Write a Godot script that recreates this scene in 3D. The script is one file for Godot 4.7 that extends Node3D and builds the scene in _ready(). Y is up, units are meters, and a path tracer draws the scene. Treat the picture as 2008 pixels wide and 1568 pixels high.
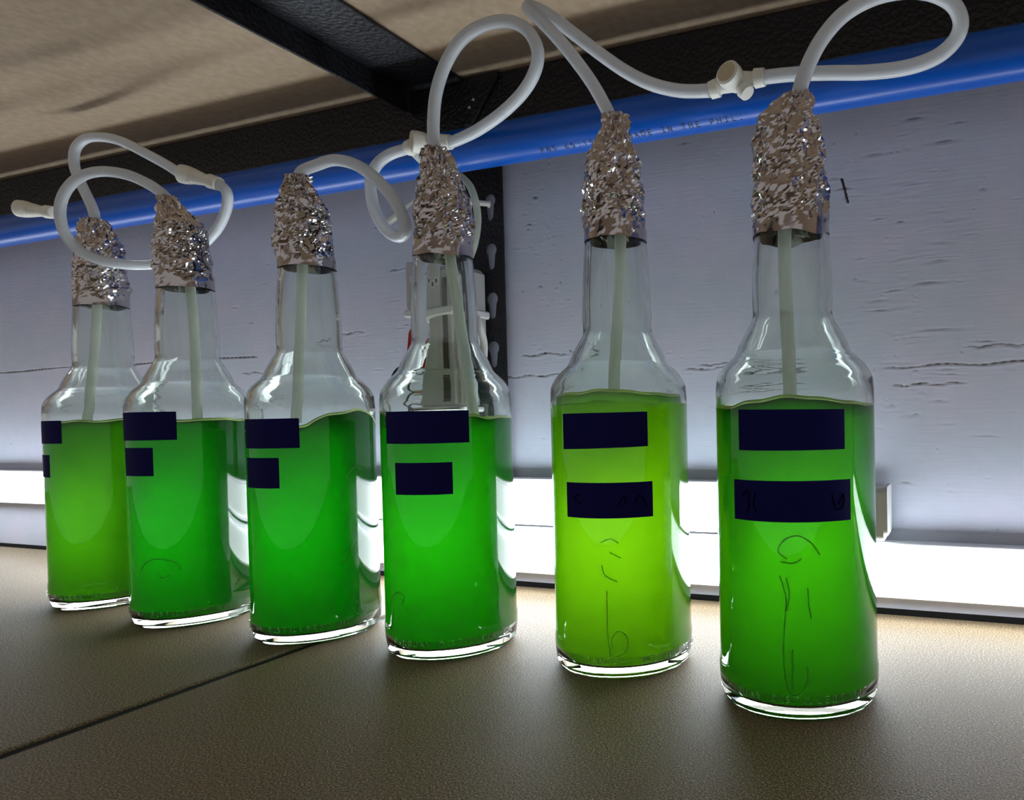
extends Node3D
# Six round glass bottles of green algae culture on a board shelf, lit from behind by two LED battens.

var M := {}          # materials by name
var taken := {}      # names in use at top level

# ---------------------------------------------------------------- mesh builder
class MB:
	var v := PackedVector3Array()
	var t := PackedInt32Array()
	func tri(a: int, b: int, c: int) -> void:
		t.append(a); t.append(b); t.append(c)
	func quad(a: int, b: int, c: int, d: int) -> void:
		tri(a, b, c); tri(a, c, d)
	func put(p: Vector3) -> int:
		v.append(p)
		return v.size() - 1
	# a grid of rows; each row is an array of points; closed joins the ends of each row
	func grid(rows: Array, closed: bool) -> void:
		var base := []
		for r in rows:
			base.append(v.size())
			v.append_array(r)
		for k in rows.size() - 1:
			var n: int = rows[k].size()
			for i in (n if closed else n - 1):
				var j := (i + 1) % n
				quad(base[k] + i, base[k] + j, base[k + 1] + j, base[k + 1] + i)
	func fan(row: PackedVector3Array, centre: Vector3, flip: bool) -> void:
		var c := put(centre)
		var s := v.size()
		v.append_array(row)
		for i in row.size():
			var j := (i + 1) % row.size()
			if flip:
				tri(c, s + j, s + i)
			else:
				tri(c, s + i, s + j)
	# profile of (radius, height) turned about y
	func lathe(p: Array, seg: int, at := Vector3.ZERO) -> void:
		var rows := []
		for q in p:
			var row := PackedVector3Array()
			for i in seg:
				var a := TAU * i / seg
				row.append(at + Vector3(q.x * sin(a), q.y, q.x * cos(a)))
			rows.append(row)
		grid(rows, true)
	# closed prism of a 2D outline (x, y) between two depths
	func prism(o: Array, z0: float, z1: float, xf := Transform3D.IDENTITY) -> void:
		var a := PackedVector3Array()
		var b := PackedVector3Array()
		var c := Vector2.ZERO
		for q in o:
			c += q / o.size()
			a.append(xf * Vector3(q.x, q.y, z0))
			b.append(xf * Vector3(q.x, q.y, z1))
		grid([a, b], true)
		fan(a, xf * Vector3(c.x, c.y, z0), true)
		fan(b, xf * Vector3(c.x, c.y, z1), false)
	# box with chamfered edges
	func box(lo: Vector3, hi: Vector3, ch := 0.0008, xf := Transform3D.IDENTITY) -> void:
		var s := hi - lo
		ch = minf(ch, minf(s.x, minf(s.y, s.z)) * 0.45)
		var rows := []
		for k in [[lo.z, ch], [lo.z + ch, 0.0], [hi.z - ch, 0.0], [hi.z, ch]]:
			var i: float = k[1]
			var r := PackedVector3Array()
			for q in [Vector2(lo.x + i, lo.y + i + ch), Vector2(lo.x + i + ch, lo.y + i), Vector2(hi.x - i - ch, lo.y + i), Vector2(hi.x - i, lo.y + i + ch), Vector2(hi.x - i, hi.y - i - ch), Vector2(hi.x - i - ch, hi.y - i), Vector2(lo.x + i + ch, hi.y - i), Vector2(lo.x + i, hi.y - i - ch)]:
				r.append(xf * Vector3(q.x, q.y, k[0]))
			rows.append(r)
		grid(rows, true)
		fan(rows[0], xf * Vector3((lo.x + hi.x) / 2, (lo.y + hi.y) / 2, lo.z), true)
		fan(rows[3], xf * Vector3((lo.x + hi.x) / 2, (lo.y + hi.y) / 2, hi.z), false)
	# tube along points; radii one or per point; bore > 0 makes it hollow
	func tube(pts: Array, radius: float, seg := 16, bore := 0.0, taper := []) -> void:
		var n := pts.size()
		var up := Vector3(0.31, 0.2, 0.93).normalized()
		var outer := []
		var inner := []
		for i in n:
			var d: Vector3 = (pts[mini(i + 1, n - 1)] - pts[maxi(i - 1, 0)]).normalized()
			up = (up - d * up.dot(d)).normalized()
			var side := d.cross(up)
			var r: float = radius * (taper[i] if taper else 1.0)
			var a := PackedVector3Array()
			var b := PackedVector3Array()
			for k in seg:
				var w := TAU * k / seg
				var e := up * cos(w) + side * sin(w)
				a.append(pts[i] + e * r)
				b.append(pts[i] + e * bore)
			outer.append(a)
			inner.append(b)
		if bore > 0.0:
			inner.reverse()
			var all := outer + inner
			all.append(outer[0])
			grid(all, true)
		else:
			grid(outer, true)
			fan(outer[0], pts[0], true)
			fan(outer[n - 1], pts[n - 1], false)
	# turn it inside out if its volume is negative, weld, and give it normals that break at creases
	func mesh(crease := 40.0, wall_uv := false) -> ArrayMesh:
		var key := {}
		var w := PackedInt32Array()
		w.resize(v.size())
		for i in v.size():
			var k := Vector3i((v[i] * 200000.0).round())
			if not key.has(k):
				key[k] = i
			w[i] = key[k]
		var vol := 0.0
		var c := v[0]
		for i in range(0, t.size(), 3):
			vol += (v[t[i]] - c).dot((v[t[i + 1]] - c).cross(v[t[i + 2]] - c))
		# vol > 0: counter-clockwise seen from outside
		var good := PackedInt32Array()
		for i in range(0, t.size(), 3):
			var a := w[t[i]]
			var b := w[t[i + 1]]
			var d := w[t[i + 2]]
			if a == b or b == d or a == d:
				continue
			good.append(a)
			if vol > 0.0:
				good.append(d); good.append(b)
			else:
				good.append(b); good.append(d)
		var fn := PackedVector3Array()
		var near := {}
		for f in good.size() / 3:
			var a := v[good[f * 3]]
			fn.append((v[good[f * 3 + 2]] - a).cross(v[good[f * 3 + 1]] - a))
			for k in 3:
				var p := good[f * 3 + k]
				if not near.has(p):
					near[p] = PackedInt32Array()
				near[p].append(f)
		var lim := cos(deg_to_rad(crease))
		var unit := PackedVector3Array()
		for n in fn:
			unit.append(n.normalized())
		var pos := PackedVector3Array()
		var nor := PackedVector3Array()
		for f in good.size() / 3:
			for k in 3:
				var p := good[f * 3 + k]
				var s := Vector3.ZERO
				if crease <= 0.0:
					s = unit[f]
				else:
					for g in near[p]:
						if unit[g].dot(unit[f]) >= lim:
							s += fn[g]
				pos.append(v[p])
				nor.append(s.normalized() if s.length_squared() > 0.0 else unit[f])
		var arr := []
		arr.resize(Mesh.ARRAY_MAX)
		arr[Mesh.ARRAY_VERTEX] = pos
		arr[Mesh.ARRAY_NORMAL] = nor
		if wall_uv:
			var u := PackedVector2Array()
			for p in pos:
				u.append(Vector2((p.x + 1.05) / 1.1, (0.36 - p.y) / 0.378))
			arr[Mesh.ARRAY_TEX_UV] = u
		var m := ArrayMesh.new()
		m.add_surface_from_arrays(Mesh.PRIMITIVE_TRIANGLES, arr)
		return m

# ---------------------------------------------------------------- naming
func numbered(called: String) -> String:
	var n: int = taken.get(called, 0)
	taken[called] = n + 1
	return called if n == 0 else "%s_%03d" % [called, n]

func meta(o: Node, label: String, category := "", group := "") -> void:
	o.set_meta("label", label)
	if category:
		o.set_meta("category", category)
	if group:
		o.set_meta("group", group)

func thing(called: String, label: String, category: String, at := Vector3.ZERO, group := "") -> Node3D:
	var o := Node3D.new()
	o.name = numbered(called)
	o.position = at
	add_child(o)
	meta(o, label, category, group)
	return o

func obj(called: String, m: Mesh, mat: Material, parent: Node = null) -> MeshInstance3D:
	var o := MeshInstance3D.new()
	o.mesh = m
	o.material_override = mat
	o.name = numbered(called) if parent == null else called
	if parent == null:
		add_child(o)
	else:
		parent.add_child(o, true)
	return o

func structure(o: Node, label := "") -> void:
	o.set_meta("kind", "structure")
	if label:
		o.set_meta("label", label)

func curve(p: Array, per := 6) -> Array:
	var out := []
	for i in p.size() - 1:
		var a = p[maxi(i - 1, 0)]
		var b = p[i]
		var c = p[i + 1]
		var d = p[mini(i + 2, p.size() - 1)]
		for k in per:
			var s := float(k) / per
			out.append(b.cubic_interpolate(c, a, d, s))
	out.append(p[p.size() - 1])
	return out

func rounded(x0: float, y0: float, x1: float, y1: float, r: float, n := 5) -> Array:
	var o := []
	for c in [[x1 - r, y1 - r, 0.0], [x0 + r, y1 - r, 0.5], [x0 + r, y0 + r, 1.0], [x1 - r, y0 + r, 1.5]]:
		for k in n + 1:
			var a: float = PI * (c[2] + 0.5 * k / n)
			o.append(Vector2(c[0] + r * cos(a), c[1] + r * sin(a)))
	return o

# ---------------------------------------------------------------- materials
func mat(rgb: Color, rough := 0.6, metal := 0.0) -> StandardMaterial3D:
	var m := StandardMaterial3D.new()
	m.albedo_color = rgb
	m.roughness = rough
	m.metallic = metal
	return m

func noise(seed_: int, freq: float, octaves := 4, kind := FastNoiseLite.TYPE_SIMPLEX_SMOOTH) -> FastNoiseLite:
	var n := FastNoiseLite.new()
	n.seed = seed_
	n.frequency = freq
	n.noise_type = kind
	n.fractal_octaves = octaves
	return n

func tex(n: FastNoiseLite, side: int, ramp: Array = []) -> NoiseTexture2D:
	var x := NoiseTexture2D.new()
	x.width = side
	x.height = side
	x.seamless = true
	x.noise = n
	if ramp:
		var g := Gradient.new()
		var at := PackedFloat32Array()
		var cs := PackedColorArray()
		for r in ramp:
			at.append(r[0])
			cs.append(r[1])
		g.offsets = at
		g.colors = cs
		x.color_ramp = g
	return x

func triplanar(m: StandardMaterial3D, per_metre: float) -> void:
	m.uv1_triplanar = true
	m.uv1_world_triplanar = true
	m.uv1_scale = Vector3.ONE * per_metre

func make_materials() -> void:
	# shelf board: pressed wood fibre, brown with pale and dark flecks
	var b := mat(Color(1, 1, 1), 0.62)
	b.albedo_texture = tex(noise(3, 0.21, 3), 1024, [[0.0, Color(0.18, 0.14, 0.10)], [0.36, Color(0.39, 0.325, 0.235)], [0.53, Color(0.505, 0.43, 0.325)], [0.70, Color(0.605, 0.525, 0.415)], [1.0, Color(0.95, 0.90, 0.82)]])
	b.heightmap_enabled = true
	b.heightmap_scale = 0.014
	b.heightmap_texture = tex(noise(5, 0.2, 3), 1024)
	triplanar(b, 4.0)
	M.board = b
	var u := mat(Color(1, 1, 1), 0.75)
	u.albedo_texture = tex(noise(13, 0.02, 5), 1024, [[0.0, Color(0.62, 0.535, 0.44)], [0.5, Color(0.66, 0.575, 0.475)], [1.0, Color(0.70, 0.615, 0.52)]])
	triplanar(u, 5.0)
	M.under = u
	# suspended algae: faint clouds of density
	M.cloudy = tex(noise(61, 0.012, 3), 256, [[0.0, Color(0.90, 0.92, 0.9)], [1.0, Color(1, 1, 1)]])
	M.milky = tex(noise(62, 0.02, 2), 128, [[0.0, Color(0.94, 0.94, 0.94)], [1.0, Color(1, 1, 1)]])
	# rack steel: black hammered powder coat
	var s := mat(Color(0.07, 0.073, 0.10), 0.5)
	s.heightmap_enabled = true
	s.heightmap_scale = 0.06
	s.heightmap_texture = tex(noise(21, 0.05, 2), 512)
	triplanar(s, 9.0)
	M.steel = s
	M.bolt = mat(Color(0.7, 0.7, 0.72), 0.25, 1.0)
	M.dark = mat(Color(0.03, 0.03, 0.03), 0.8)
	M.pipe = mat(Color(0.0, 0.34, 0.76), 0.28)
	M.ink = mat(Color(0.01, 0.04, 0.16), 0.6)
	var g := mat(Color(0.965, 0.985, 0.97, 0.0), 0.0)
	g.refraction_enabled = true
	g.refraction_scale = 0.05
	M.glass = g
	var f := mat(Color(0.80, 0.77, 0.77), 0.13, 1.0)
	M.foil = f
	var l := mat(Color(0.06, 0.055, 0.32), 0.7)
	l.metallic_specular = 0.25
	M.tape = l
	var pen := mat(Color(0.01, 0.01, 0.03), 0.8)
	pen.metallic_specular = 0.05
	M.pen = pen
	var sil := mat(Color(0.93, 0.95, 0.97, 0.6), 0.25)
	sil.backlight_enabled = true
	sil.backlight = Color(0.6, 0.6, 0.6)
	sil.refraction_enabled = true
	sil.refraction_scale = 0.041
	M.silicone = sil
	var dip := mat(Color(0.95, 0.97, 0.92, 0.45), 0.45)
	dip.backlight_enabled = true
	dip.backlight = Color(0.4, 0.4, 0.4)
	dip.refraction_enabled = true
	dip.refraction_scale = 0.02
	M.dip = dip
	var w := mat(Color(0.97, 0.97, 0.94), 0.4)
	w.albedo_texture = M.milky
	triplanar(w, 9.0)
	w.backlight_enabled = true
	w.backlight = Color(0.7, 0.7, 0.7)
	M.plastic = w
	M.beige = mat(Color(0.78, 0.74, 0.63), 0.55)
	M.housing = mat(Color(0.90, 0.90, 0.91), 0.45)
	M.endcap = mat(Color(0.86, 0.87, 0.86), 0.4)
	M.grey = mat(Color(0.76, 0.76, 0.76), 0.5)
	M.white = mat(Color(0.92, 0.92, 0.92), 0.45)
	M.black = mat(Color(0.035, 0.035, 0.04), 0.6)
	M.red = mat(Color(0.72, 0.05, 0.04), 0.45)
	var e := mat(Color(1, 1, 1), 0.5)
	e.emission_enabled = true
	e.emission = Color(0.93, 0.972, 1.0)
	e.emission_energy_multiplier = LAMP_GLOW
	M.glow = e

func culture(rgb: Color, back := 1.0) -> StandardMaterial3D:
	var m := mat(rgb, 0.55)
	m.albedo_texture = M.cloudy
	m.albedo_color.a = 0.2
	m.refraction_enabled = true
	m.refraction_scale = 0.034
	m.roughness = 0.62
	triplanar(m, 9.0)
	m.backlight_enabled = true
	m.backlight = Color(back, back, back)
	return m

func foam(rgb: Color) -> StandardMaterial3D:
	var m := mat(rgb, 0.35)
	m.albedo_color.a = 0.3
	m.refraction_enabled = true
	m.refraction_scale = 0.02
	return m

# ---------------------------------------------------------------- painted plywood wall
func wall_material() -> StandardMaterial3D:
	var W := 2048
	var H := 704
	var fine := noise(41, 0.03, 4)
	var warp := noise(43, 0.006, 3)
	var a := fine.get_image(W, H, false, false, false)
	var b := warp.get_image(W, H, false, false, false)
	var hs := PackedFloat32Array()
	hs.resize(W * H)
	var grain := PackedFloat32Array()     # grain that runs level
	var gn := noise(47, 0.35, 2)
	var da := a.get_data()
	var db := b.get_data()
	for y in H:
		for x in W:
			var i := y * W + x
			hs[i] = 0.5 + (da[i] - 127) * 0.0006
	for y in H:
		for x in range(0, W, 8):
			var q := gn.get_noise_2d(x * 0.02, y) * 0.085 + gn.get_noise_2d(x * 0.05 + 900.0, y * 0.5) * 0.075
			for k in 8:
				hs[y * W + x + k] += q
	var rng := RandomNumberGenerator.new()
	rng.seed = 12
	var sx := W / 1.1
	var sy := H / 0.378
	# dents: level lens-shaped grooves with a raised lip, [x, height, spread x, spread y, count, longest]
	for c in [[-0.035, 0.30, 0.016, 0.028, 26, 0.03], [-0.04, 0.25, 0.02, 0.02, 22, 0.02], [-0.04, 0.185, 0.03, 0.03, 40, 0.03], [-0.045, 0.13, 0.012, 0.03, 40, 0.014],
			[-0.395, 0.27, 0.03, 0.03, 60, 0.022], [-0.42, 0.20, 0.03, 0.04, 60, 0.02], [-0.312, 0.29, 0.008, 0.05, 70, 0.008], [-0.27, 0.29, 0.005, 0.04, 40, 0.006], [-0.30, 0.22, 0.01, 0.05, 40, 0.006],
			[-0.6, 0.26, 0.02, 0.02, 30, 0.012], [-0.9, 0.22, 0.2, 0.12, 24, 0.01], [-0.4, 0.2, 0.7, 0.18, 110, 0.006], [0.0, 0.2, 0.06, 0.15, 50, 0.01], [-0.2, 0.22, 0.1, 0.1, 50, 0.012]]:
		for k in c[4]:
			var px: float = (c[0] + rng.randfn() * c[2] + 1.05) * sx
			var py: float = (0.36 - c[1] - rng.randfn() * c[3]) * sy
			var lx: float = maxf(2.0, rng.randf() * c[5] * sx * 0.5)
			var ly := rng.randf_range(1.0, 2.4)
			var deep := rng.randf_range(0.1, 0.5)
			dent(hs, W, H, px, py, lx, ly, deep, rng.randf_range(-0.08, 0.08))
	# round pits
	for k in 120:
		dent(hs, W, H, rng.randf() * W, rng.randf() * H, rng.randf_range(1.5, 3.0), rng.randf_range(1.2, 2.5), rng.randf_range(0.2, 0.6), 0.0)
	# long level cracks: [x0, x1, height]
	for c in [[-1.05, -0.62, 0.1965, -0.0000], [-0.345, -0.29, 0.167, 0.0], [-0.33, -0.27, 0.1835, 0.0], [-0.19, -0.10, 0.1675, 0.0], [-0.18, -0.13, 0.170, 0.0], [-0.05, 0.05, 0.163, 0.0], [-0.045, 0.0, 0.151, 0.0], [-0.54, -0.49, 0.2113, 0.0], [0.0, 0.05, 0.174, 0.0], [-0.64, -0.60, 0.181, 0.0], [-0.46, -0.43, 0.262, 0.0]]:
		var n := int((c[1] - c[0]) * sx / 10.0)
		for k in n:
			var f := float(k) / n
			var thick := 0.9 + 1.0 * absf(sin(f * 9.0 + c[0] * 30.0))
			dent(hs, W, H, (c[0] + (c[1] - c[0]) * f + 1.05) * sx, (0.36 - c[2]) * sy + sin(f * 14.0) * 1.6, 9.0, thick, 0.55, 0.0)
	var cut := Vector2((-0.077 + 1.05) * sx, (0.36 - 0.281) * sy)   # a slanting knife cut
	for k in 26:
		dent(hs, W, H, cut.x + (k - 13) * 0.28, cut.y + (k - 13) * 1.2, 2.2, 1.4, 0.9, 0.0)
	var hi := Image.create_from_data(W, H, false, Image.FORMAT_RF, hs.to_byte_array())
	# colour: grey-white paint, slightly pinker and greyer in patches; bare dark wood only where the cracks open
	var cd := PackedByteArray()
	cd.resize(W * H * 3)
	for i in W * H:
		var open := clampf((0.16 - hs[i]) * 2.6, 0.0, 1.0)
		var p := (db[i] - 127) / 127.0
		var q := (da[i] - 127) / 127.0
		cd[i * 3] = int(lerpf(221.0 + p * 9.0 + q * 3.0, 40.0, open))
		cd[i * 3 + 1] = int(lerpf(226.0 + p * 2.0 + q * 3.0, 36.0, open))
		cd[i * 3 + 2] = int(lerpf(245.0 + p * 4.0 + q * 3.0, 38.0, open))
	var ci := Image.create_from_data(W, H, false, Image.FORMAT_RGB8, cd)
	var m := mat(Color(1, 1, 1), 0.45)
	m.albedo_texture = ImageTexture.create_from_image(ci)
	m.heightmap_enabled = true
	m.heightmap_scale = 0.032
	m.heightmap_texture = ImageTexture.create_from_image(hi)
	return m

func dent(hs: PackedFloat32Array, W: int, H: int, px: float, py: float, lx: float, ly: float, deep: float, slant: float) -> void:
	for y in range(maxi(0, int(py - ly * 3.0)), mini(H, int(py + ly * 3.0) + 1)):
		for x in range(maxi(0, int(px - lx * 1.2)), mini(W, int(px + lx * 1.2) + 1)):
			var u := (x - px) / lx
			var w := (y - py - (x - px) * slant) / ly
			var e := maxf(0.0, 1.0 - u * u)
			var g := exp(-w * w) - 0.55 * exp(-(w - 1.7) * (w - 1.7))
			hs[y * W + x] -= deep * e * g

# ---------------------------------------------------------------- the bottles
const PROFILE := [Vector2(0.0, 0.003), Vector2(0.029, 0.0025), Vector2(0.0318, 0.0), Vector2(0.0345, 0.0003), Vector2(0.0364, 0.0022), Vector2(0.0373, 0.006), Vector2(0.0378, 0.011), Vector2(0.0379, 0.0172), Vector2(0.0375, 0.0190), Vector2(0.0374, 0.024), Vector2(0.0374, 0.080), Vector2(0.0374, 0.143), Vector2(0.0373, 0.1465), Vector2(0.0370, 0.1497), Vector2(0.0364, 0.1517), Vector2(0.0352, 0.1540), Vector2(0.0333, 0.1568), Vector2(0.0307, 0.1595), Vector2(0.0285, 0.1614), Vector2(0.0270, 0.1634), Vector2(0.0259, 0.1664), Vector2(0.0241, 0.1703), Vector2(0.0222, 0.1735), Vector2(0.0204, 0.1764), Vector2(0.0192, 0.1788), Vector2(0.0188, 0.1815), Vector2(0.0190, 0.188), Vector2(0.0189, 0.197), Vector2(0.0184, 0.208), Vector2(0.0176, 0.220), Vector2(0.0166, 0.233), Vector2(0.0154, 0.246), Vector2(0.0147, 0.255), Vector2(0.0145, 0.266),
	Vector2(0.0138, 0.2685), Vector2(0.0124, 0.2685), Vector2(0.0116, 0.266), Vector2(0.0118, 0.252), Vector2(0.0132, 0.238), Vector2(0.0146, 0.223), Vector2(0.0156, 0.208), Vector2(0.0162, 0.194), Vector2(0.0161, 0.183), Vector2(0.0168, 0.1785), Vector2(0.0184, 0.1745), Vector2(0.0206, 0.1705), Vector2(0.0228, 0.1662), Vector2(0.0242, 0.1622), Vector2(0.0262, 0.1595), Vector2(0.0292, 0.1568), Vector2(0.0318, 0.1535), Vector2(0.0335, 0.150), Vector2(0.0345, 0.146), Vector2(0.0348, 0.142), Vector2(0.0348, 0.080), Vector2(0.0348, 0.012), Vector2(0.0345, 0.0078), Vector2(0.0334, 0.0058), Vector2(0.030, 0.0050), Vector2(0.0, 0.0058)]

func glass_mesh(wet: float) -> Mesh:
	# outside all round; inside down to just under the surface of the liquid, which itself wets the glass below that
	var p := []
	for q in PROFILE:
		if p.size() > 40 and q.y < wet:
			var last: Vector2 = p[p.size() - 1]
			p.append(last.lerp(q, (last.y - wet) / (last.y - q.y)))
			break
		p.append(q)
	var b := MB.new()
	b.lathe(p, 112)
	# the thick clear bottom
	b.lathe([Vector2(0.0348, 0.0115), Vector2(0.0347, 0.0096), Vector2(0.0340, 0.0072), Vector2(0.0326, 0.0060), Vector2(0.029, 0.0055), Vector2(0.0, 0.0063)], 112)
	return b.mesh(28.0)

func level(f: Dictionary, a: float) -> float:
	var h: float = f.level
	for w in f.waves:        # [height, angle in degrees, half-width in degrees]
		var d := absf(wrapf(a - deg_to_rad(w[1]), -PI, PI)) / deg_to_rad(w[2])
		h += w[0] * exp(-d * d)
	return h + 0.0003 * sin(a * 7.0 + h * 900.0) + 0.0002 * sin(a * 13.0)

func liquid_mesh(f: Dictionary) -> Mesh:
	var seg := 96
	var rows := []
	var bottom := [Vector2(0.0, 0.0066), Vector2(0.0288, 0.0058), Vector2(0.0324, 0.0063), Vector2(0.0337, 0.0075), Vector2(0.0345, 0.0098)]
	for q in bottom:
		var r := PackedVector3Array()
		for i in seg:
			var a := TAU * i / seg
			r.append(Vector3(q.x * sin(a), q.y, q.x * cos(a)))
		rows.append(r)
	for k in 26:
		var r := PackedVector3Array()
		for i in seg:
			var a := TAU * i / seg
			var top := level(f, a)
			var y := lerpf(0.012, top, (k + 1) / 26.0)
			var rad := 0.0349 if y < 0.142 else minf(0.0349, lerpf(0.0349, 0.0336, (y - 0.142) / 0.0080))
			r.append(Vector3(rad * sin(a), y, rad * cos(a)))
		rows.append(r)
	for q in [[0.955, -0.0011], [0.88, -0.0019], [0.6, -0.0023], [0.3, -0.0023], [0.0, -0.0023]]:
		var r := PackedVector3Array()
		for i in seg:
			var a := TAU * i / seg
			var rim: Vector3 = rows[30][i]
			r.append(Vector3(rim.x * q[0], lerpf(f.level, level(f, a), q[0]) + q[1], rim.z * q[0]))
		rows.append(r)
	var b := MB.new()
	b.grid(rows, true)
	return b.mesh(50.0)

func rim_mesh(f: Dictionary) -> Mesh:
	var b := MB.new()
	var pts := []
	for i in 97:
		var a := TAU * i / 96
		var y := level(f, a) + 0.0004
		var rad := 0.0340 if y < 0.142 else minf(0.0340, lerpf(0.0340, 0.0323, (y - 0.142) / 0.0075))
		pts.append(Vector3(rad * sin(a), y, rad * cos(a)))
	b.tube(pts, 0.0011, 8)
	return b.mesh()

func on_wall(deg: float, h: float, r: float) -> Vector3:
	return Vector3(r * sin(deg_to_rad(deg)), h, r * cos(deg_to_rad(deg)))

func patch(d0: float, d1: float, h0: float, h1: float, skew: Array) -> Mesh:
	# tape stuck to the glass: a curved sheet 0.15 mm thick; skew lifts the four corners
	var b := MB.new()
	var n := 24
	var rows := []
	for side in [[0.03743, 0.0], [0.03743, 1.0], [0.03758, 1.0], [0.03758, 0.0], [0.03743, 0.0]]:
		var r := PackedVector3Array()
		for i in n + 1:
			var s := float(i) / n
			var top: float = h1 + lerpf(skew[0], skew[1], s)
			var low: float = h0 + lerpf(skew[2], skew[3], s)
			r.append(on_wall(lerpf(d0, d1, s), lerpf(low, top, side[1]), side[0]))
		rows.append(r)
	b.grid(rows, false)
	for e in [0, n]:
		var q := []
		for k in 4:
			q.append(b.put(rows[k][e]))
		if e == 0:
			b.quad(q[0], q[1], q[2], q[3])
		else:
			b.quad(q[3], q[2], q[1], q[0])
	return b.mesh(30.0)

func outside(h: float) -> float:
	# radius of the glass at a height
	for k in range(9, 33):
		if PROFILE[k + 1].y >= h:
			return lerpf(PROFILE[k].x, PROFILE[k + 1].x, (h - PROFILE[k].y) / (PROFILE[k + 1].y - PROFILE[k].y))
	return 0.0

func foil_mesh(p: Array, seed_: int, hem: float) -> Mesh:
	# crumpled foil: rings [height, radius, offset]; dents that meet in sharp ridges, and folds that deepen where it is pinched
	var big := noise(seed_, 175.0, 1, FastNoiseLite.TYPE_CELLULAR)
	big.cellular_return_type = FastNoiseLite.RETURN_DISTANCE
	big.cellular_jitter = 1.0
	var small := noise(seed_ + 7, 420.0, 1, FastNoiseLite.TYPE_CELLULAR)
	small.cellular_return_type = FastNoiseLite.RETURN_DISTANCE
	var soft := noise(seed_ + 3, 70.0, 2)
	var seg := 96
	var rows := []
	var lean := Vector3(0.936, 0, -0.352)
	var top: float = p[p.size() - 1][0]
	var y: float = p[0][0] - 0.0022
	var steps := int((top - y) / 0.0009)
	for k in steps + 1:
		var h := lerpf(y, top, float(k) / steps)
		var j := 0
		while j < p.size() - 2 and p[j + 1][0] < h:
			j += 1
		var s: float = (h - p[j][0]) / (p[j + 1][0] - p[j][0])
		s = lerpf(smoothstep(0.0, 1.0, s), s, 0.6)
		var rad: float = lerpf(p[j][1], p[j + 1][1], s)
		var off: float = lerpf(p[j][2], p[j + 1][2], s)
		var snug := clampf((h - y) / 0.012, 0.0, 1.0)
		rad = lerpf(outside(h) + 0.00025, rad, snug)
		off *= snug
		var pinch := clampf((0.0145 - rad) / 0.008, 0.0, 1.0)
		var calm := clampf((h - y) / 0.016, 0.10, 1.0)
		var row := PackedVector3Array()
		for i in seg:
			var a := TAU * i / seg
			var d := Vector3(sin(a), 0, cos(a))
			var fold := pinch * 0.12 * rad * (sin(a * 7.0 + h * 190.0 + seed_) + 0.6 * sin(a * 12.0 - h * 260.0))
			var q := Vector3(d.x * 0.016, h * 0.8, d.z * 0.016)
			q += Vector3(soft.get_noise_3dv(q), soft.get_noise_3d(q.z, q.x, q.y), soft.get_noise_3d(q.y, q.z, q.x)) * 0.003
			var lump := ((big.get_noise_3dv(q) + 1.0) * 0.0046 + (small.get_noise_3dv(q) + 1.0) * 0.0019 + soft.get_noise_3dv(q) * 0.0012 - 0.0029) * calm
			var r := maxf(rad + fold + lump, outside(h) + 0.0002)
			var yy := h
			if k == 0:
				yy = h + hem * sin(a * 2.0 + seed_) + hem * 0.7 * sin(a * 5.0)
			row.append(lean * off + Vector3(d.x * r, yy, d.z * r))
		rows.append(row)
	var b := MB.new()
	b.grid(rows, true)
	b.fan(rows[rows.size() - 1], lean * p[p.size() - 1][2] + Vector3(0, top - 0.001, 0), false)
	return b.mesh(15.0)

func emboss(deg: float) -> Mesh:
	# raised glass lettering round the heel
	var st := SurfaceTool.new()
	st.begin(Mesh.PRIMITIVE_TRIANGLES)
	var font := SystemFont.new()
	font.font_names = ["Droid Sans"]
	var a := deg
	for ch in "TANDUAY DISTILLERS INC":
		if ch != " ":
			var t := TextMesh.new()
			t.font = font
			t.text = ch
			t.font_size = 32
			t.pixel_size = 0.000125
			t.depth = 0.0006
			t.curve_step = 4.0
			var rad := deg_to_rad(a)
			var bas := Basis(Vector3.UP, rad)
			st.append_from(t, 0, Transform3D(bas, Vector3(sin(rad) * 0.03825, 0.0105, cos(rad) * 0.03825)))
		a += 3.4 if ch == "I" else 5.6
	return st.commit()

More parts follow.
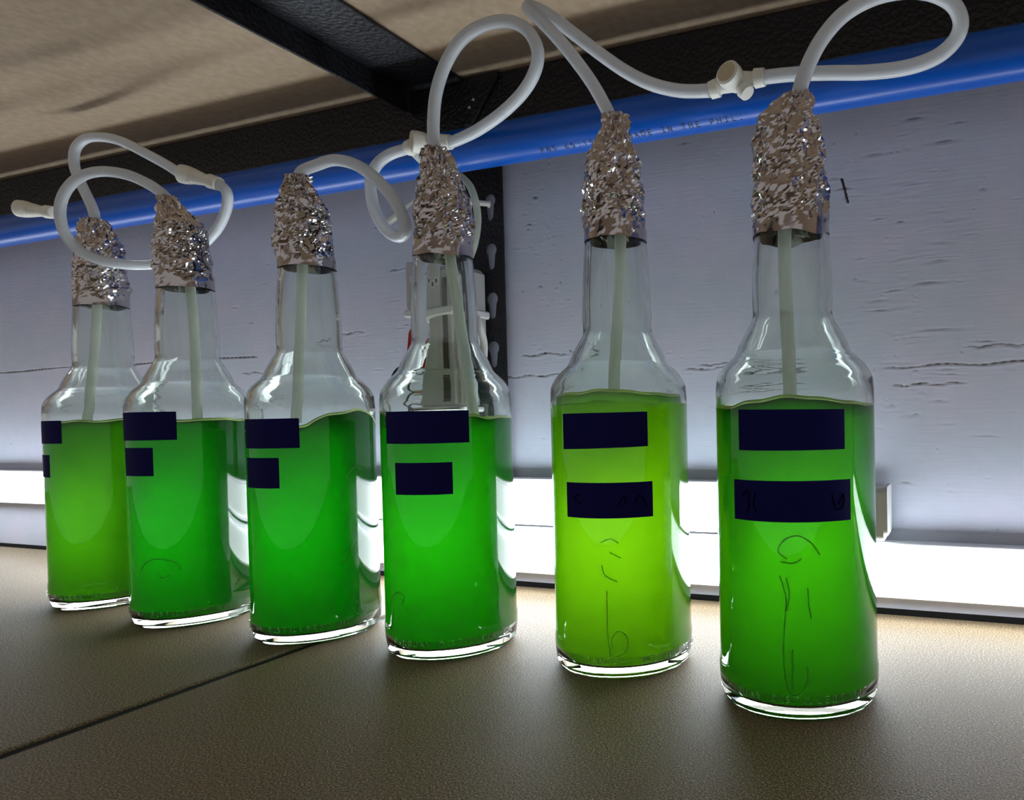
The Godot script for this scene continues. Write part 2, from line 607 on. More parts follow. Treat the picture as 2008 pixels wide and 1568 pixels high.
func bottle(f: Dictionary) -> void:
	var o := thing("glass_bottle", f.label, "bottle", Vector3(f.at[0], 0.0, f.at[1]), "culture bottles in a row on the shelf")
	o.scale = Vector3(1.0, 1.0, 1.0)
	obj("glass_body", glass_mesh(f.level - 0.0045), M.glass, o)
	var let := obj("embossed_lettering", emboss(f.emboss), M.glass, o)
	let.set_meta("label", "raised glass lettering round the heel")
	var lq := obj("algae_liquid", liquid_mesh(f), culture(f.green), o)
	lq.set_meta("label", f.tone)
	var rim := obj("foam_rim", rim_mesh(f), foam(f.rim), lq)
	rim.set_meta("label", "pale yellow-green line of foam at the liquid's edge")
	if f.has("trails"):
		var tm := foam(f.trail)
		for tr in f.trails:
			var b := MB.new()
			var pts := []
			for q in curve(tr, 5):
				pts.append(on_wall(q.x, q.y, 0.03470))
			b.tube(pts, 0.00032, 8)
			var tl := obj("bubble_trail", b.mesh(), tm, lq)
			tl.set_meta("label", "darker outline of a bubble against the glass")
	for k in f.labels.size():
		var q: Array = f.labels[k]
		var lb := obj("tape_label", patch(q[0], q[1], q[2], q[3], q[4]), M.tape, o)
		lb.set_meta("label", "upper dark navy tape label" if k == 0 else "lower dark navy tape label")
		if q.size() > 5:
			for st in q[5]:
				var s := MB.new()
				var pts := []
				for w in curve(st, 5):
					pts.append(on_wall(lerpf(q[0], q[1], w.x), lerpf(q[2], q[3], w.y), 0.0376))
				s.tube(pts, 0.00028, 6)
				obj("pen_stroke", s.mesh(), M.pen, lb)
	var d := MB.new()
	var lean := Vector3(0.936, 0, -0.352)
	var p0: Vector3 = lean * f.dip[0][1] * 0.7 + Vector3(0, f.dip[0][0], 0)
	var p1: Vector3 = lean * f.dip[1][1] * 0.85 + Vector3(0, f.dip[1][0] - 0.004, 0)
	var pt: Vector3 = lean * f.foil[f.foil.size() - 1][2] * 0.3 + Vector3(0, 0.272, 0)
	d.tube(curve([pt, p0, p1], 12), 0.0032, 16)
	obj("dip_tube", d.mesh(), M.dip, o)
	obj("foil_cap", foil_mesh(f.foil, f.seed, f.hem), M.foil, o)

# ---------------------------------------------------------------- tubes and valves
const TUBE_A1 := [Vector3(-0.6263, 0.2841, 0.1280), Vector3(-0.6301, 0.3008, 0.1280), Vector3(-0.6458, 0.3221, 0.1260), Vector3(-0.6571, 0.3388, 0.1240), Vector3(-0.6585, 0.3528, 0.1220), Vector3(-0.6491, 0.3600, 0.1200), Vector3(-0.6294, 0.3583, 0.1200), Vector3(-0.6058, 0.3513, 0.1200), Vector3(-0.5775, 0.3376, 0.1200), Vector3(-0.5556, 0.3262, 0.1200), Vector3(-0.5438, 0.3190, 0.1200)]
const TUBE_A2 := [Vector3(-0.5226, 0.2922, 0.1446), Vector3(-0.5275, 0.2970, 0.1460), Vector3(-0.5356, 0.3025, 0.1480), Vector3(-0.5501, 0.3093, 0.1520), Vector3(-0.5678, 0.3129, 0.1560), Vector3(-0.5866, 0.3123, 0.1580), Vector3(-0.6006, 0.3053, 0.1600), Vector3(-0.6106, 0.2942, 0.1600), Vector3(-0.6140, 0.2804, 0.1580), Vector3(-0.6146, 0.2685, 0.1520), Vector3(-0.6071, 0.2595, 0.1450), Vector3(-0.5925, 0.2544, 0.1350), Vector3(-0.5790, 0.2548, 0.1220), Vector3(-0.5628, 0.2586, 0.1120), Vector3(-0.5430, 0.2671, 0.1080), Vector3(-0.5207, 0.2777, 0.1100), Vector3(-0.5046, 0.2898, 0.1140), Vector3(-0.4982, 0.2997, 0.1180), Vector3(-0.5029, 0.3060, 0.1200)]
const TUBE_B1 := [Vector3(-0.4006, 0.2905, 0.1434), Vector3(-0.3968, 0.2945, 0.1428), Vector3(-0.3865, 0.2967, 0.1420), Vector3(-0.3705, 0.2974, 0.1430), Vector3(-0.3522, 0.2918, 0.1450), Vector3(-0.3337, 0.2804, 0.1480), Vector3(-0.3195, 0.2669, 0.1500), Vector3(-0.3116, 0.2540, 0.1500), Vector3(-0.3122, 0.2464, 0.1480), Vector3(-0.3201, 0.2445, 0.1440), Vector3(-0.3338, 0.2500, 0.1380), Vector3(-0.3479, 0.2624, 0.1320), Vector3(-0.3578, 0.2763, 0.1260), Vector3(-0.3639, 0.2918, 0.1200), Vector3(-0.3619, 0.3020, 0.1160), Vector3(-0.3534, 0.3077, 0.1140), Vector3(-0.3392, 0.3100, 0.1130)]
const TUBE_B2 := [Vector3(-0.2952, 0.2870, 0.1390), Vector3(-0.2967, 0.2986, 0.1390), Vector3(-0.2966, 0.3121, 0.1390), Vector3(-0.2930, 0.3276, 0.1400), Vector3(-0.2850, 0.3420, 0.1410), Vector3(-0.2726, 0.3530, 0.1420), Vector3(-0.2565, 0.3574, 0.1430), Vector3(-0.2405, 0.3564, 0.1430), Vector3(-0.2296, 0.3507, 0.1420), Vector3(-0.2239, 0.3410, 0.1400), Vector3(-0.2267, 0.3321, 0.1360), Vector3(-0.2384, 0.3237, 0.1300), Vector3(-0.2568, 0.3167, 0.1240), Vector3(-0.2797, 0.3115, 0.1180), Vector3(-0.2974, 0.3090, 0.1150), Vector3(-0.3068, 0.3082, 0.1140)]
const TUBE_C1 := [Vector3(-0.1805, 0.2916, 0.1320), Vector3(-0.1852, 0.3026, 0.1320), Vector3(-0.1942, 0.3189, 0.1320), Vector3(-0.2061, 0.3360, 0.1330), Vector3(-0.2182, 0.3511, 0.1340), Vector3(-0.2288, 0.3625, 0.1350), Vector3(-0.2327, 0.3669, 0.1340), Vector3(-0.2290, 0.3669, 0.1320), Vector3(-0.2193, 0.3606, 0.1290), Vector3(-0.2065, 0.3498, 0.1260), Vector3(-0.1917, 0.3370, 0.1240), Vector3(-0.1771, 0.3256, 0.1220), Vector3(-0.1622, 0.3167, 0.1210), Vector3(-0.1460, 0.3109, 0.1200), Vector3(-0.1293, 0.3081, 0.1200)]
const TUBE_C2 := [Vector3(-0.0998, 0.3099, 0.1200), Vector3(-0.0851, 0.3088, 0.1200), Vector3(-0.0665, 0.3058, 0.1210), Vector3(-0.0462, 0.3020, 0.1220), Vector3(-0.0278, 0.3000, 0.1240), Vector3(-0.0136, 0.3011, 0.1270), Vector3(-0.0050, 0.3053, 0.1310), Vector3(-0.0022, 0.3107, 0.1360), Vector3(-0.0056, 0.3171, 0.1410), Vector3(-0.0147, 0.3215, 0.1460), Vector3(-0.0265, 0.3228, 0.1500), Vector3(-0.0396, 0.3209, 0.1530), Vector3(-0.0521, 0.3158, 0.1540), Vector3(-0.0616, 0.3075, 0.1540), Vector3(-0.0684, 0.2980, 0.1530), Vector3(-0.0731, 0.2875, 0.1520), Vector3(-0.0752, 0.2795, 0.1520)]

func hose(pts: Array, label: String, group := "air tubes looping above the bottles", r := 0.0036) -> void:
	var b := MB.new()
	b.tube(curve(pts, 8), r, 20, r * 0.6)
	meta(obj("air_tube", b.mesh(60.0), M.silicone), label, "tube", group)

func valve(label: String, face: Vector3, back: Vector3, arms: Array, r: float, thin: Array) -> void:
	# a knob from its flat face back to the body, and barbed arms that leave the body
	var o := thing("tube_connector", label, "connector", back, "white connectors joining the air tubes")
	var f := face - back
	var b := MB.new()
	b.tube([f, f * 0.93, f * 0.55, f * 0.1, f * -0.35, f * -0.42], r, 24, 0.0, [0.88, 1.0, 1.03, 0.93, 0.72, 0.5])
	obj("knob", b.mesh(35.0), M.plastic, o)
	var d := MB.new()
	d.tube([f * 0.99, f * 1.025], r * 0.78, 24)
	obj("knob_face", d.mesh(35.0), M.beige, o)
	for i in arms.size():
		var a: Vector3 = arms[i] - back
		var k := MB.new()
		var s: float = thin[i]
		k.tube([Vector3.ZERO, a * 0.3, a * 0.55, a * 0.62, a * 0.66, a * 0.98, a], s, 18, 0.0, [1.35, 1.1, 0.92, 0.95, 1.22, 1.12, 0.9])
		obj("arm", k.mesh(35.0), M.plastic, o)

# ---------------------------------------------------------------- lamps
func batten(label: String, x0: float, x1: float, y0: float, stop_at_right: bool) -> void:
	var o := thing("led_batten_lamp", label, "lamp", Vector3((x0 + x1) / 2, y0, 0.0065), "LED battens along the wall")
	var w := (x1 - x0) / 2
	var turn := Transform3D(Basis(Vector3(0, 0, 1), Vector3(0, 1, 0), Vector3(1, 0, 0)), Vector3.ZERO)   # outline (depth, height) pushed along x
	var h := MB.new()
	h.prism([Vector2(0, -0.0012), Vector2(0.0105, -0.0018), Vector2(0.0114, -0.0012), Vector2(0.0114, 0.0004), Vector2(0.0095, 0.0022), Vector2(0.0095, 0.0302), Vector2(0.0112, 0.0322), Vector2(0.0112, 0.0332), Vector2(0.0105, 0.0338), Vector2(0.003, 0.0336), Vector2(0, 0.0338)], -w, w, turn)
	obj("housing", h.mesh(30.0), M.housing, o)
	var d := MB.new()
	d.prism(rounded(0.0097, 0.0024, 0.0262, 0.0300, 0.0065), -w + 0.006, w - 0.006, turn)
	obj("diffuser", d.mesh(50.0), M.glow, o)
	for s in [-1.0, 1.0]:
		var c := MB.new()
		c.prism(rounded(0.0, -0.0006, 0.0270, 0.0328, 0.004), s * (w - 0.006), s * (w + 0.0015), turn)
		c.prism(rounded(0.0, 0.003, 0.0280, 0.0335, 0.004), s * (w + 0.0015), s * (w + 0.0040), turn)
		obj("end_cap", c.mesh(30.0), M.endcap, o)
	var l := AreaLight3D.new()
	l.name = "light"
	l.area_size = Vector2(2.0 * w - 0.012, 0.026)
	l.area_normalize_energy = true
	l.light_energy = LAMP_LIGHT
	l.light_color = Color(0.93, 0.972, 1.0)
	l.shadow_enabled = true
	l.area_range = 5.0
	l.position = Vector3(0, 0.0153, 0.0266)
	l.rotation.y = PI
	o.add_child(l)

# ---------------------------------------------------------------- scene
const LAMP_GLOW := 7.0
const LAMP_LIGHT := 0.006

func _ready() -> void:
	var cam := Camera3D.new()
	cam.name = "camera"
	cam.projection = Camera3D.PROJECTION_FRUSTUM
	cam.near = 0.05
	cam.far = 20.0
	cam.size = 0.054738
	cam.frustum_offset = Vector2(-0.012559, 0.002051)
	cam.position = Vector3(0.0, 0.1355, 0.4956)
	cam.rotation = Vector3(-0.0242, 0.36012, -0.0199)
	add_child(cam)
	var env := WorldEnvironment.new()
	env.name = "surroundings"
	var e := Environment.new()
	e.background_mode = Environment.BG_COLOR
	e.background_color = Color(0.49, 0.485, 0.48)
	e.tonemap_mode = Environment.TONE_MAPPER_LINEAR
	e.tonemap_exposure = 1.55
	e.sdfgi_enabled = true
	e.ssao_enabled = true
	e.ssil_enabled = true
	env.environment = e
	add_child(env)

	make_materials()
	batten("upper white LED batten on the wall, ending behind the largest bottle", -1.70, -0.0525, 0.0535, true)
	batten("lower white LED batten on the wall, running on past the largest bottle", -0.80, 0.62, 0.0158, false)

	# the wall behind the shelf
	var w := MB.new()
	w.box(Vector3(-1.9, 0.0030, -0.03), Vector3(0.9, 0.9, 0.0), 0.0)
	var wall := obj("wall_back", w.mesh(30.0, true), wall_material())
	structure(wall, "grey-white painted plywood wall with dents and cracks")

	var fl := MB.new()
	fl.box(Vector3(-1.9, -0.82, -0.03), Vector3(0.9, -0.75, 1.6), 0.002)
	structure(obj("floor", fl.mesh(30.0), M.grey), "grey floor far below the shelf")

	# two shelf boards with a gap between them
	var left := MB.new()
	left.box(Vector3(-1.9, -0.016, 0.0040), Vector3(-0.3795, 0.0, 0.56), 0.0007)
	meta(obj("shelf_board", left.mesh(30.0), M.board), "brown fibreboard shelf top left of the black gap, under the leftmost bottles", "shelf board", "shelf boards under the bottles")
	var right := MB.new()
	right.box(Vector3(-0.3713, -0.016, 0.0040), Vector3(0.9, 0.0, 0.56), 0.0007)
	meta(obj("shelf_board", right.mesh(30.0), M.board), "brown fibreboard shelf top right of the black gap, under the larger bottles", "shelf board", "shelf boards under the bottles")
	var lb := MB.new()
	lb.box(Vector3(-0.40, -0.048, 0.031), Vector3(-0.345, -0.0165, 0.56), 0.001)
	lb.box(Vector3(-0.3793, -0.0164, 0.031), Vector3(-0.3715, -0.0014, 0.56), 0.0004)
	meta(obj("lower_crossbeam", lb.mesh(30.0), M.black), "black steel rib in the gap between the two lower boards", "beam")
	var rl := MB.new()
	rl.box(Vector3(-1.9, -0.05, -0.03), Vector3(0.9, -0.0165, 0.03), 0.001)
	rl.box(Vector3(-1.9, -0.0164, -0.03), Vector3(0.9, 0.0029, -0.0005), 0.0004)
	meta(obj("lower_rail", rl.mesh(30.0), M.black), "black steel rail along the wall under the back edge of the lower boards", "beam")

	# upper shelf: boards, beams
	for k in [[-1.9, -0.3756, "left"], [-0.3746, 0.9, "right"]]:
		var u := MB.new()
		u.box(Vector3(k[0], 0.3803, 0.02), Vector3(k[1], 0.395, 0.56), 0.0007)
		meta(obj("upper_board", u.mesh(30.0), M.under), "underside of the beige board above, %s of the black crossbeam" % k[2], "shelf board", "boards of the shelf above")
	var bm := MB.new()
	bm.box(Vector3(-1.9, 0.344, 0.022), Vector3(0.9, 0.380, 0.052), 0.0012)
	meta(obj("rack_beam", bm.mesh(30.0), M.steel), "black hammered steel beam along the wall above the blue pipe", "beam")
	var cb := thing("rack_crossbeam", "black steel angle running front to back under the beige boards", "beam", Vector3(-0.3645, 0.361, 0.30))
	var c1 := MB.new()
	c1.box(Vector3(-0.0238, 0.0166, -0.2475), Vector3(0.0242, 0.0190, 0.26), 0.0006)
	obj("flat_flange", c1.mesh(30.0), M.steel, cb)
	var c2 := MB.new()
	c2.box(Vector3(-0.0242, 0.0, -0.2475), Vector3(-0.0222, 0.0164, 0.26), 0.0005)
	obj("hanging_flange", c2.mesh(30.0), M.steel, cb)
	var gs := MB.new()
	gs.prism([Vector2(0, 0), Vector2(0.030, 0), Vector2(0.030, -0.004), Vector2(0.006, -0.034), Vector2(0, -0.034)], 0.0, 0.0022, Transform3D(Basis.IDENTITY, Vector3(-0.3402, 0.3795, 0.0525)))
	var gp := obj("gusset_plate", gs.mesh(30.0), M.steel)
	meta(gp, "small black steel corner plate where crossbeam meets wall beam", "bracket")
	for q in [Vector3(0.006, -0.022, 0.0022), Vector3(0.0095, -0.017, 0.0022)]:
		var bt := MB.new()
		bt.tube([q, q + Vector3(0, 0, 0.0012), q + Vector3(0, 0, 0.002)], 0.0017, 10, 0.0, [1.0, 0.9, 0.3])
		var bo := obj("bolt", bt.mesh(30.0), M.bolt, gp)
		bo.position = Vector3(-0.3402, 0.3795, 0.0525)

	# slotted upright on the wall
	make_upright()

	# blue water pipe
	var pp := thing("water_pipe", "blue plastic water pipe with black print, running along the wall", "pipe", Vector3(-0.5, 0.3218, 0.0685))
	var pm := MB.new()
	pm.tube([Vector3(-1.4, 0, 0), Vector3(-0.5, 0, 0), Vector3(1.4, 0, 0)], 0.0139, 64)
	obj("pipe_body", pm.mesh(40.0), M.pipe, pp)
	obj("printed_text", pipe_text(), M.ink, pp)

	make_pump()

	# bottles
	make_bottles()

	# tubes
	hose(TUBE_A1, "milky air tube arching up from the smallest, far left bottle to a connector")
	hose(TUBE_A2, "milky air tube from the second bottle, making one big round loop to its left")
	hose(TUBE_B1, "milky air tube from the third bottle, drooping in a loop beside the upright")
	hose(TUBE_B2, "milky air tube rising in a tall loop above the middle bottle before the pump")
	hose(TUBE_C1, "milky air tube bent in a sharp hairpin above the second largest bottle")
	hose(TUBE_C2, "milky air tube making a wide loop out of the largest bottle's foil cap")
	valve("white connector above the second bottle, its beige face towards the left", Vector3(-0.5372, 0.3168, 0.1245), Vector3(-0.5290, 0.3150, 0.1205), [Vector3(-0.5029, 0.3060, 0.1200)], 0.0066, [0.0043])
	valve("white connector at the far left edge, beige face outward, above the pipe", Vector3(-0.7246, 0.3126, 0.1280), Vector3(-0.7147, 0.3110, 0.1240), [Vector3(-0.6836, 0.3052, 0.1240)], 0.0066, [0.0043])
	valve("white connector half hidden behind the tube of the middle bottle", Vector3(-0.3290, 0.3102, 0.1215), Vector3(-0.3235, 0.3108, 0.1150), [Vector3(-0.3392, 0.3100, 0.1130), Vector3(-0.3040, 0.3084, 0.1143)], 0.0066, [0.0042, 0.0040])
	valve("white valve with a round beige knob between the two largest bottles", Vector3(-0.1172, 0.3125, 0.1285), Vector3(-0.1148, 0.3105, 0.1200), [Vector3(-0.1293, 0.3081, 0.1200), Vector3(-0.0985, 0.3099, 0.1200), Vector3(-0.1075, 0.3020, 0.1220)], 0.0067, [0.0041, 0.0041, 0.0036])

func pipe_text() -> Mesh:
	var st := SurfaceTool.new()
	st.begin(Mesh.PRIMITIVE_TRIANGLES)
	var font := SystemFont.new()
	font.font_names = ["Droid Sans Mono"]
	var x := -0.262
	var tilt := deg_to_rad(60.0)
	for ch in "PNS 65:1993   MADE IN THE PHIL.":
		if ch != " ":
			var t := TextMesh.new()
			t.font = font
			t.text = ch
			t.font_size = 32
			t.pixel_size = 0.000165
			t.depth = 0.0001
			var bas := Basis(Vector3.RIGHT, tilt)
			st.append_from(t, 0, Transform3D(bas, Vector3(x + 0.5, -0.01396 * sin(tilt), 0.01396 * cos(tilt))))
		x += 0.00455
	return st.commit()

func make_upright() -> void:
	# slotted angle: keyholes are cut right through to the wall
	var c := CSGCombiner3D.new()
	c.name = numbered("slotted_upright")
	add_child(c)
	meta(c, "black slotted steel upright with keyhole slots, on the wall behind the bottles", "upright")
	var face := CSGBox3D.new()
	face.name = "face"
	face.size = Vector3(0.0380, 0.3230, 0.0016)
	face.position = Vector3(-0.3620, 0.1820, 0.0054)
	face.material = M.steel
	c.add_child(face)
	var side := CSGBox3D.new()
	side.name = "flange"
	side.size = Vector3(0.0016, 0.3230, 0.0046)
	side.position = Vector3(-0.3802, 0.1820, 0.0025)
	side.material = M.steel
	c.add_child(side)
	for k in 8:
		var y := 0.0346 + 0.0388 * k
		var o := PackedVector2Array()
		for i in 21:
			var a := deg_to_rad(-42.0 + 264.0 * i / 20.0)
			o.append(Vector2(0.0054 * cos(a), 0.0054 * sin(a)))
		for i in 9:
			var a := deg_to_rad(180.0 + 180.0 * i / 8.0)
			o.append(Vector2(0.0031 * cos(a), -0.0125 + 0.0031 * sin(a)))
		var hole := CSGPolygon3D.new()
		hole.name = "keyhole"
		hole.operation = CSGShape3D.OPERATION_SUBTRACTION
		hole.polygon = o
		hole.depth = 0.02
		hole.material = M.steel
		hole.position = Vector3(-0.3548, y, 0.015)
		c.add_child(hole, true)

func make_pump() -> void:
	var o := thing("air_pump", "grey and white air pump with red label, hanging on the upright behind bottles", "pump", Vector3(-0.372, 0.147, 0.0068))
	var b := MB.new()
	b.box(Vector3(-0.032, 0.0, 0.0), Vector3(0.014, 0.104, 0.036), 0.004)
	obj("housing", b.mesh(30.0), M.grey, o)
	var pl := MB.new()
	pl.box(Vector3(-0.0335, 0.072, 0.0362), Vector3(-0.004, 0.108, 0.0385), 0.001)
	obj("cover_plate", pl.mesh(30.0), M.grey, o)
	for q in [Vector2(-0.025, 0.094), Vector2(-0.016, 0.090), Vector2(-0.009, 0.092)]:
		var s := MB.new()
		s.tube([Vector3(q.x, q.y, 0.0386), Vector3(q.x, q.y, 0.0392)], 0.0033, 16)
		obj("screw_ring", s.mesh(30.0), M.white, o)
		var s2 := MB.new()
		s2.tube([Vector3(q.x, q.y, 0.0392), Vector3(q.x, q.y, 0.0394)], 0.0021, 14)
		obj("screw_hole", s2.mesh(30.0), M.black, o)
	var bd := MB.new()
	bd.box(Vector3(-0.0355, 0.0655, -0.0004), Vector3(0.0155, 0.0715, 0.0395), 0.0012)
	obj("strap", bd.mesh(30.0), M.white, o)
	var rs := MB.new()
	rs.box(Vector3(-0.002, 0.012, 0.0362), Vector3(0.005, 0.094, 0.0372), 0.0003)
	obj("front_slot", rs.mesh(30.0), M.black, o)
	for k in 4:
		var r := MB.new()
		var x := 0.0160 + 0.0042 * k
		r.tube(curve([Vector3(x - 0.002, 0.002, 0.03), Vector3(x, 0.012, 0.032), Vector3(x, 0.04, 0.032 - 0.002 * k), Vector3(x - 0.0005, 0.062 - 0.002 * k, 0.030), Vector3(x - 0.005, 0.076 - 0.004 * k, 0.028)], 5), 0.0024, 10)
		obj("rib", r.mesh(40.0), M.white, o)
	var rl := MB.new()
	rl.prism([Vector2(-0.0375, 0.026), Vector2(-0.031, 0.026), Vector2(-0.031, 0.058), Vector2(-0.0335, 0.054)], 0.034, 0.0366)
	obj("red_label", rl.mesh(30.0), M.red, o)
	var ft := MB.new()
	ft.box(Vector3(-0.036, -0.006, 0.004), Vector3(0.020, 0.0, 0.040), 0.002)
	obj("foot", ft.mesh(30.0), M.white, o)
	var pg := MB.new()
	pg.box(Vector3(-0.044, 0.020, 0.026), Vector3(-0.032, 0.027, 0.034), 0.001)
	obj("cord_grip", pg.mesh(30.0), M.white, o)
	var c := MB.new()
	c.tube(curve([Vector3(-0.036, 0.024, 0.03), Vector3(-0.046, 0.028, 0.032), Vector3(-0.054, 0.021, 0.032), Vector3(-0.054, 0.010, 0.031), Vector3(-0.049, 0.002, 0.030), Vector3(-0.042, -0.006, 0.030), Vector3(-0.036, -0.02, 0.028)], 8), 0.0016, 10)
	obj("power_cord", c.mesh(60.0), M.black, o)
	c = MB.new()
	c.tube(curve([Vector3(-0.052, 0.002, 0.028), Vector3(-0.046, 0.011, 0.030), Vector3(-0.038, 0.012, 0.031), Vector3(-0.030, 0.008, 0.034)], 8), 0.0016, 10)
	obj("power_cord", c.mesh(60.0), M.black, o)
	c = MB.new()
	c.tube(curve([Vector3(-0.052, 0.004, 0.028), Vector3(-0.049, -0.006, 0.030), Vector3(-0.044, -0.018, 0.030)], 8), 0.0016, 10)
	obj("power_cord", c.mesh(60.0), M.black, o)
	# outlet hose of the pump, going up behind the foil cap
	var h := MB.new()
	h.tube(curve([Vector3(0.005, 0.10, 0.02), Vector3(0.018, 0.118, 0.022), Vector3(0.024, 0.140, 0.024), Vector3(0.022, 0.160, 0.028), Vector3(0.014, 0.170, 0.03)], 8), 0.0028, 12)
	obj("outlet_hose", h.mesh(60.0), M.dip, o)
	h = MB.new()
	h.tube(curve([Vector3(-0.001, 0.10, 0.02), Vector3(0.011, 0.118, 0.022), Vector3(0.0165, 0.140, 0.024), Vector3(0.013, 0.166, 0.03)], 8), 0.0026, 12)
	obj("outlet_hose", h.mesh(60.0), M.dip, o)
	var z := MB.new()
	z.tube([Vector3(0.006, 0.1560, 0.014), Vector3(0.0165, 0.1565, 0.001), Vector3(0.0173, 0.1565, -0.0002)], 0.0022, 12, 0.0, [1.0, 1.0, 1.5])
	z.box(Vector3(0.003, 0.151, 0.008), Vector3(0.0075, 0.160, 0.018), 0.001)
	var peg := obj("hanging_peg", z.mesh(40.0), M.white, o)
	peg.set_meta("label", "white plastic peg hooked into a keyhole")
	# a loose white tube end that points down to the left
	var t := MB.new()
	t.tube([Vector3(-0.070, 0.1450, 0.02), Vector3(-0.056, 0.1520, 0.02), Vector3(-0.0558, 0.1521, 0.02), Vector3(-0.036, 0.1625, 0.02)], 0.0036, 14, 0.0, [1.0, 1.0, 0.45, 0.45])
	var te := obj("tube_end", t.mesh(35.0), M.plastic)
	te.position = Vector3(-0.372, 0.147, 0.0068)
	meta(te, "short white nozzle pointing down left against the wall under the pipe", "nozzle")
	var g := MB.new()
	g.tube(curve([Vector3(-0.3385, 0.3085, 0.1090), Vector3(-0.3365, 0.3020, 0.0980), Vector3(-0.3370, 0.2950, 0.0850), Vector3(-0.3440, 0.2850, 0.0600), Vector3(-0.3560, 0.2700, 0.0350), Vector3(-0.3660, 0.2510, 0.0270)], 8), 0.0024, 12)
	meta(obj("feed_tube", g.mesh(60.0), M.dip), "thin milky tube running down from the middle connector to the air pump", "tube")

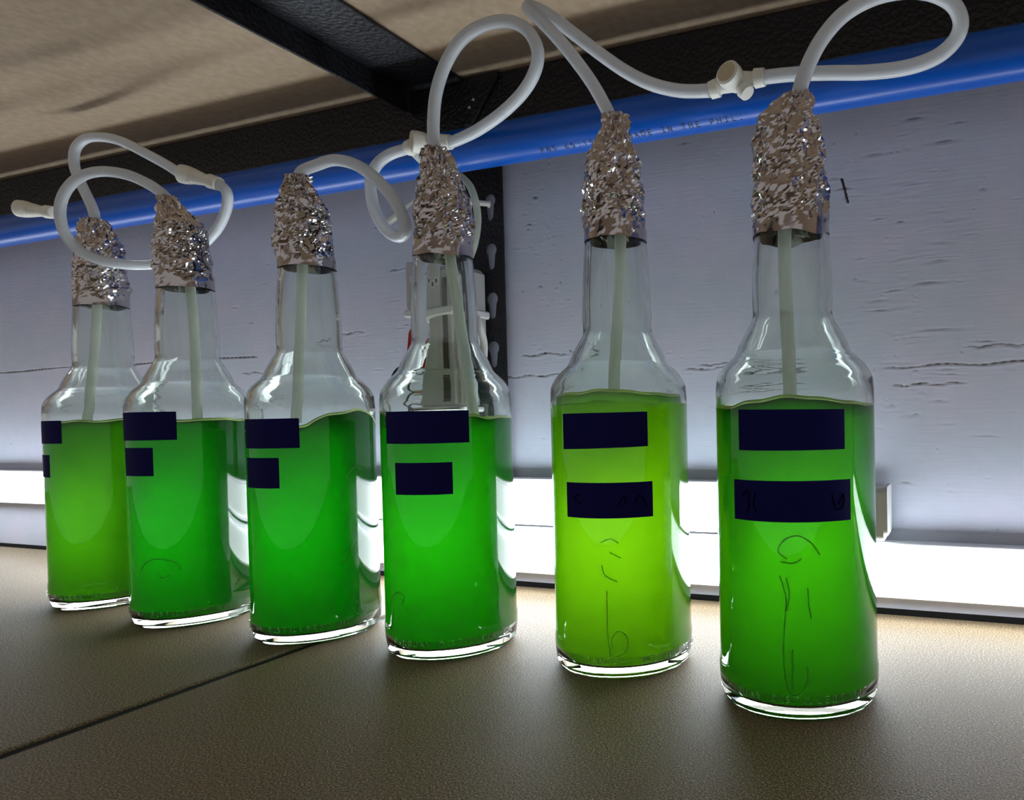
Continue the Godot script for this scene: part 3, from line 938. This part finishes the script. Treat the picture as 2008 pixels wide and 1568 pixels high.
func make_bottles() -> void:
	var F := [0.0, 0.0, 0.0, 0.0]
	bottle({at = [-0.6240, 0.1281], seed = 11, level = 0.1366, waves = [[0.005, 108.0, 32.0], [0.0006, 30.0, 20.0]], green = Color(0.295, 0.60, 0.02), rim = Color(0.95, 1.0, 0.66), hem = 0.0004, emboss = -60.0,
		label = "smallest-looking bottle of green culture, at the far left end of the row", tone = "yellow-green algae suspension",
		labels = [[-62.0, 17.0, 0.1220, 0.1386, F], [-48.0, -2.0, 0.0975, 0.1139, F]], dip = [[0.2105, -0.0070], [0.1418, -0.0170]],
		foil = [[0.2273, 0.0173, 0.0004], [0.2434, 0.0161, 0.0005], [0.2582, 0.0158, 0.0008], [0.2702, 0.0142, 0.0010], [0.2807, 0.0109, -0.0015], [0.2865, 0.0088, -0.0032], [0.2923, 0.0064, -0.0038]]})
	bottle({at = [-0.5115, 0.1409], seed = 23, level = 0.1354, waves = [[0.0014, 70.0, 25.0], [0.0012, 130.0, 30.0]], green = Color(0.055, 0.59, 0.03), rim = Color(0.95, 1.0, 0.66), hem = 0.0002, emboss = -30.0,
		label = "bottle of green culture second from the left, its foil cap bent to the left", tone = "deep green algae suspension", trail = Color(0.55, 0.92, 0.35),
		trails = [[Vector2(-0.3, 0.0385), Vector2(9.1, 0.0448), Vector2(22.8, 0.0464), Vector2(38.6, 0.0431), Vector2(41.5, 0.0386)], [Vector2(19.7, 0.0371), Vector2(24.5, 0.0337), Vector2(31.6, 0.0358)]],
		labels = [[-24.0, 43.5, 0.1243, 0.1428, F], [-20.0, 21.4, 0.1010, 0.1195, F]], dip = [[0.2202, 0.0055], [0.1412, 0.0060]],
		foil = [[0.2301, 0.0172, 0.0], [0.2430, 0.0161, -0.0012], [0.2567, 0.0156, -0.0018], [0.2719, 0.0142, -0.0019], [0.2768, 0.0112, -0.0040], [0.2849, 0.0068, -0.0082], [0.2930, 0.0046, -0.0115]]})
	bottle({at = [-0.3968, 0.1420], seed = 37, level = 0.1295, waves = [[0.0112, 94.0, 36.0], [0.0035, 58.0, 13.0]], green = Color(0.03, 0.585, 0.02), rim = Color(0.95, 1.0, 0.66), hem = 0.0002, emboss = -40.0,
		label = "third bottle from the left, its green culture bulging up at the right", tone = "deep emerald green algae suspension", trail = Color(0.50, 0.92, 0.35),
		trails = [[Vector2(78, 0.0995), Vector2(82, 0.1028), Vector2(87.8, 0.1057), Vector2(95.4, 0.1037)], [Vector2(68.3, 0.0478), Vector2(74.1, 0.0487), Vector2(85.2, 0.0595)], [Vector2(85.7, 0.0217), Vector2(82.6, 0.0158), Vector2(88.0, 0.0125), Vector2(98.8, 0.0142)]],
		labels = [[-26.0, 37.5, 0.1190, 0.1367, F], [-24.5, 19.0, 0.0952, 0.1134, F]], dip = [[0.2281, -0.0050], [0.1382, -0.0120]],
		foil = [[0.2340, 0.0169, -0.0003], [0.2440, 0.0161, -0.0012], [0.2541, 0.0158, -0.0014], [0.2710, 0.0142, -0.0019], [0.2800, 0.0100, -0.0032], [0.2875, 0.0066, -0.0044], [0.2914, 0.0060, -0.0046]]})
	bottle({at = [-0.2928, 0.1386], seed = 41, level = 0.1345, waves = [[0.0042, -36.0, 15.0], [0.0014, 62.0, 9.0]], green = Color(0.12, 0.625, 0.02), rim = Color(0.96, 1.0, 0.72), hem = 0.0006, emboss = -15.0,
		label = "middle bottle of green culture, standing in front of the pump and black upright", tone = "bright green algae suspension", trail = Color(0.55, 0.92, 0.35),
		trails = [[Vector2(-25.7, 0.0331), Vector2(-14.4, 0.0379), Vector2(-5.9, 0.0362), Vector2(-8, 0.0318)], [Vector2(-21.3, 0.0263), Vector2(-25.6, 0.0161), Vector2(-19.5, 0.0112)]],
		labels = [[-21.0, 56.7, 0.1213, 0.1392, F], [-9.4, 42.2, 0.0931, 0.1108, F]], dip = [[0.2305, 0.0060], [0.1355, 0.0195]],
		foil = [[0.2320, 0.0171, 0.0003], [0.2410, 0.0163, 0.0010], [0.2504, 0.0160, 0.0010], [0.2652, 0.0143, 0.0009], [0.2757, 0.0109, -0.0008], [0.2862, 0.0086, -0.0011], [0.2945, 0.0066, -0.0022]]})
	bottle({at = [-0.1816, 0.1321], seed = 58, level = 0.1450, waves = [[0.0016, 14.0, 40.0], [-0.0012, 85.0, 30.0], [-0.0004, -45.0, 25.0]], green = Color(0.475, 0.70, 0.02), rim = Color(0.96, 1.0, 0.62), hem = 0.0002, emboss = -3.0,
		label = "brightest bottle, lime green, second from the right with two wide dark labels", tone = "bright lime green algae suspension", trail = Color(0.80, 0.95, 0.35),
		trails = [[Vector2(8.5, 0.0704), Vector2(16.6, 0.0722), Vector2(23.2, 0.0701)], [Vector2(16.3, 0.0652), Vector2(25.3, 0.0625)], [Vector2(9.3, 0.0587), Vector2(11.9, 0.0536), Vector2(21.7, 0.0504)], [Vector2(12.9, 0.0458), Vector2(12.9, 0.0251), Vector2(14.9, 0.0121)], [Vector2(16.7, 0.0173), Vector2(16, 0.0212), Vector2(21.7, 0.025), Vector2(27.8, 0.0228), Vector2(29.2, 0.0175), Vector2(25.2, 0.0133), Vector2(18.5, 0.0121)]],
		labels = [[-24.3, 48.5, 0.1182, 0.1361, [0.0, 0.0003, -0.0004, 0.0006]], [-21.4, 51.7, 0.0829, 0.1009, F, [[Vector2(0.20, 0.66), Vector2(0.13, 0.6), Vector2(0.16, 0.45), Vector2(0.21, 0.42)], [Vector2(0.62, 0.35), Vector2(0.68, 0.6), Vector2(0.70, 0.4)], [Vector2(0.80, 0.4), Vector2(0.84, 0.62), Vector2(0.90, 0.5), Vector2(0.92, 0.3)]]]], dip = [[0.2242, 0.0035], [0.1477, -0.0040]],
		foil = [[0.2317, 0.0171, 0.0], [0.2420, 0.0163, -0.0006], [0.2585, 0.0157, -0.0010], [0.2724, 0.0142, -0.0003], [0.2818, 0.0100, 0.0], [0.2904, 0.0066, 0.0003], [0.2992, 0.0052, 0.0013]]})
	bottle({at = [-0.0789, 0.1520], seed = 66, level = 0.1374, waves = [[0.0032, 12.0, 40.0], [0.002, 190.0, 50.0], [-0.0008, 80.0, 20.0], [-0.0010, -40.0, 16.0]], green = Color(0.25, 0.635, 0.02), rim = Color(0.96, 1.0, 0.70), hem = 0.0011, emboss = -48.0,
		label = "largest-looking bottle of green culture, at the right end of the row", tone = "mid green algae suspension", trail = Color(0.62, 0.92, 0.35),
		trails = [[Vector2(6.7, 0.0712), Vector2(0.7, 0.0739), Vector2(1.5, 0.0772), Vector2(7.7, 0.0806), Vector2(15.9, 0.0811), Vector2(24.2, 0.0777), Vector2(29.2, 0.0728)], [Vector2(2.3, 0.0699), Vector2(10.7, 0.0695), Vector2(16.4, 0.0712)], [Vector2(1.2, 0.0639), Vector2(3.7, 0.0585), Vector2(5.3, 0.053), Vector2(4, 0.0419), Vector2(2.9, 0.0285), Vector2(4.4, 0.0174), Vector2(6.9, 0.012)], [Vector2(5.5, 0.063), Vector2(7.7, 0.0564), Vector2(5.8, 0.0486)], [Vector2(20.4, 0.0587), Vector2(21.2, 0.0509), Vector2(22.7, 0.0454)], [Vector2(9.1, 0.0321), Vector2(8.9, 0.0243), Vector2(8.6, 0.0143)], [Vector2(6.9, 0.0122), Vector2(10.9, 0.0116), Vector2(16.9, 0.0145), Vector2(19.7, 0.02), Vector2(18.9, 0.0245)]],
		labels = [[-27.6, 48.0, 0.1183, 0.1360, [0.0003, -0.0004, 0.0, 0.0]], [-33.2, 52.3, 0.0874, 0.1052, F, [[Vector2(0.10, 0.6), Vector2(0.15, 0.75), Vector2(0.16, 0.4), Vector2(0.14, 0.2)], [Vector2(0.22, 0.7), Vector2(0.20, 0.4), Vector2(0.23, 0.25)], [Vector2(0.83, 0.65), Vector2(0.86, 0.3), Vector2(0.92, 0.35), Vector2(0.93, 0.65), Vector2(0.88, 0.4)]]]], dip = [[0.2141, -0.0045], [0.1407, -0.0015]],
		foil = [[0.2195, 0.0181, 0.0], [0.2320, 0.0172, 0.0], [0.2470, 0.0164, 0.0], [0.2574, 0.0158, -0.0003], [0.2706, 0.0140, -0.0010], [0.2778, 0.0096, -0.0006], [0.2850, 0.0052, 0.0040]]})
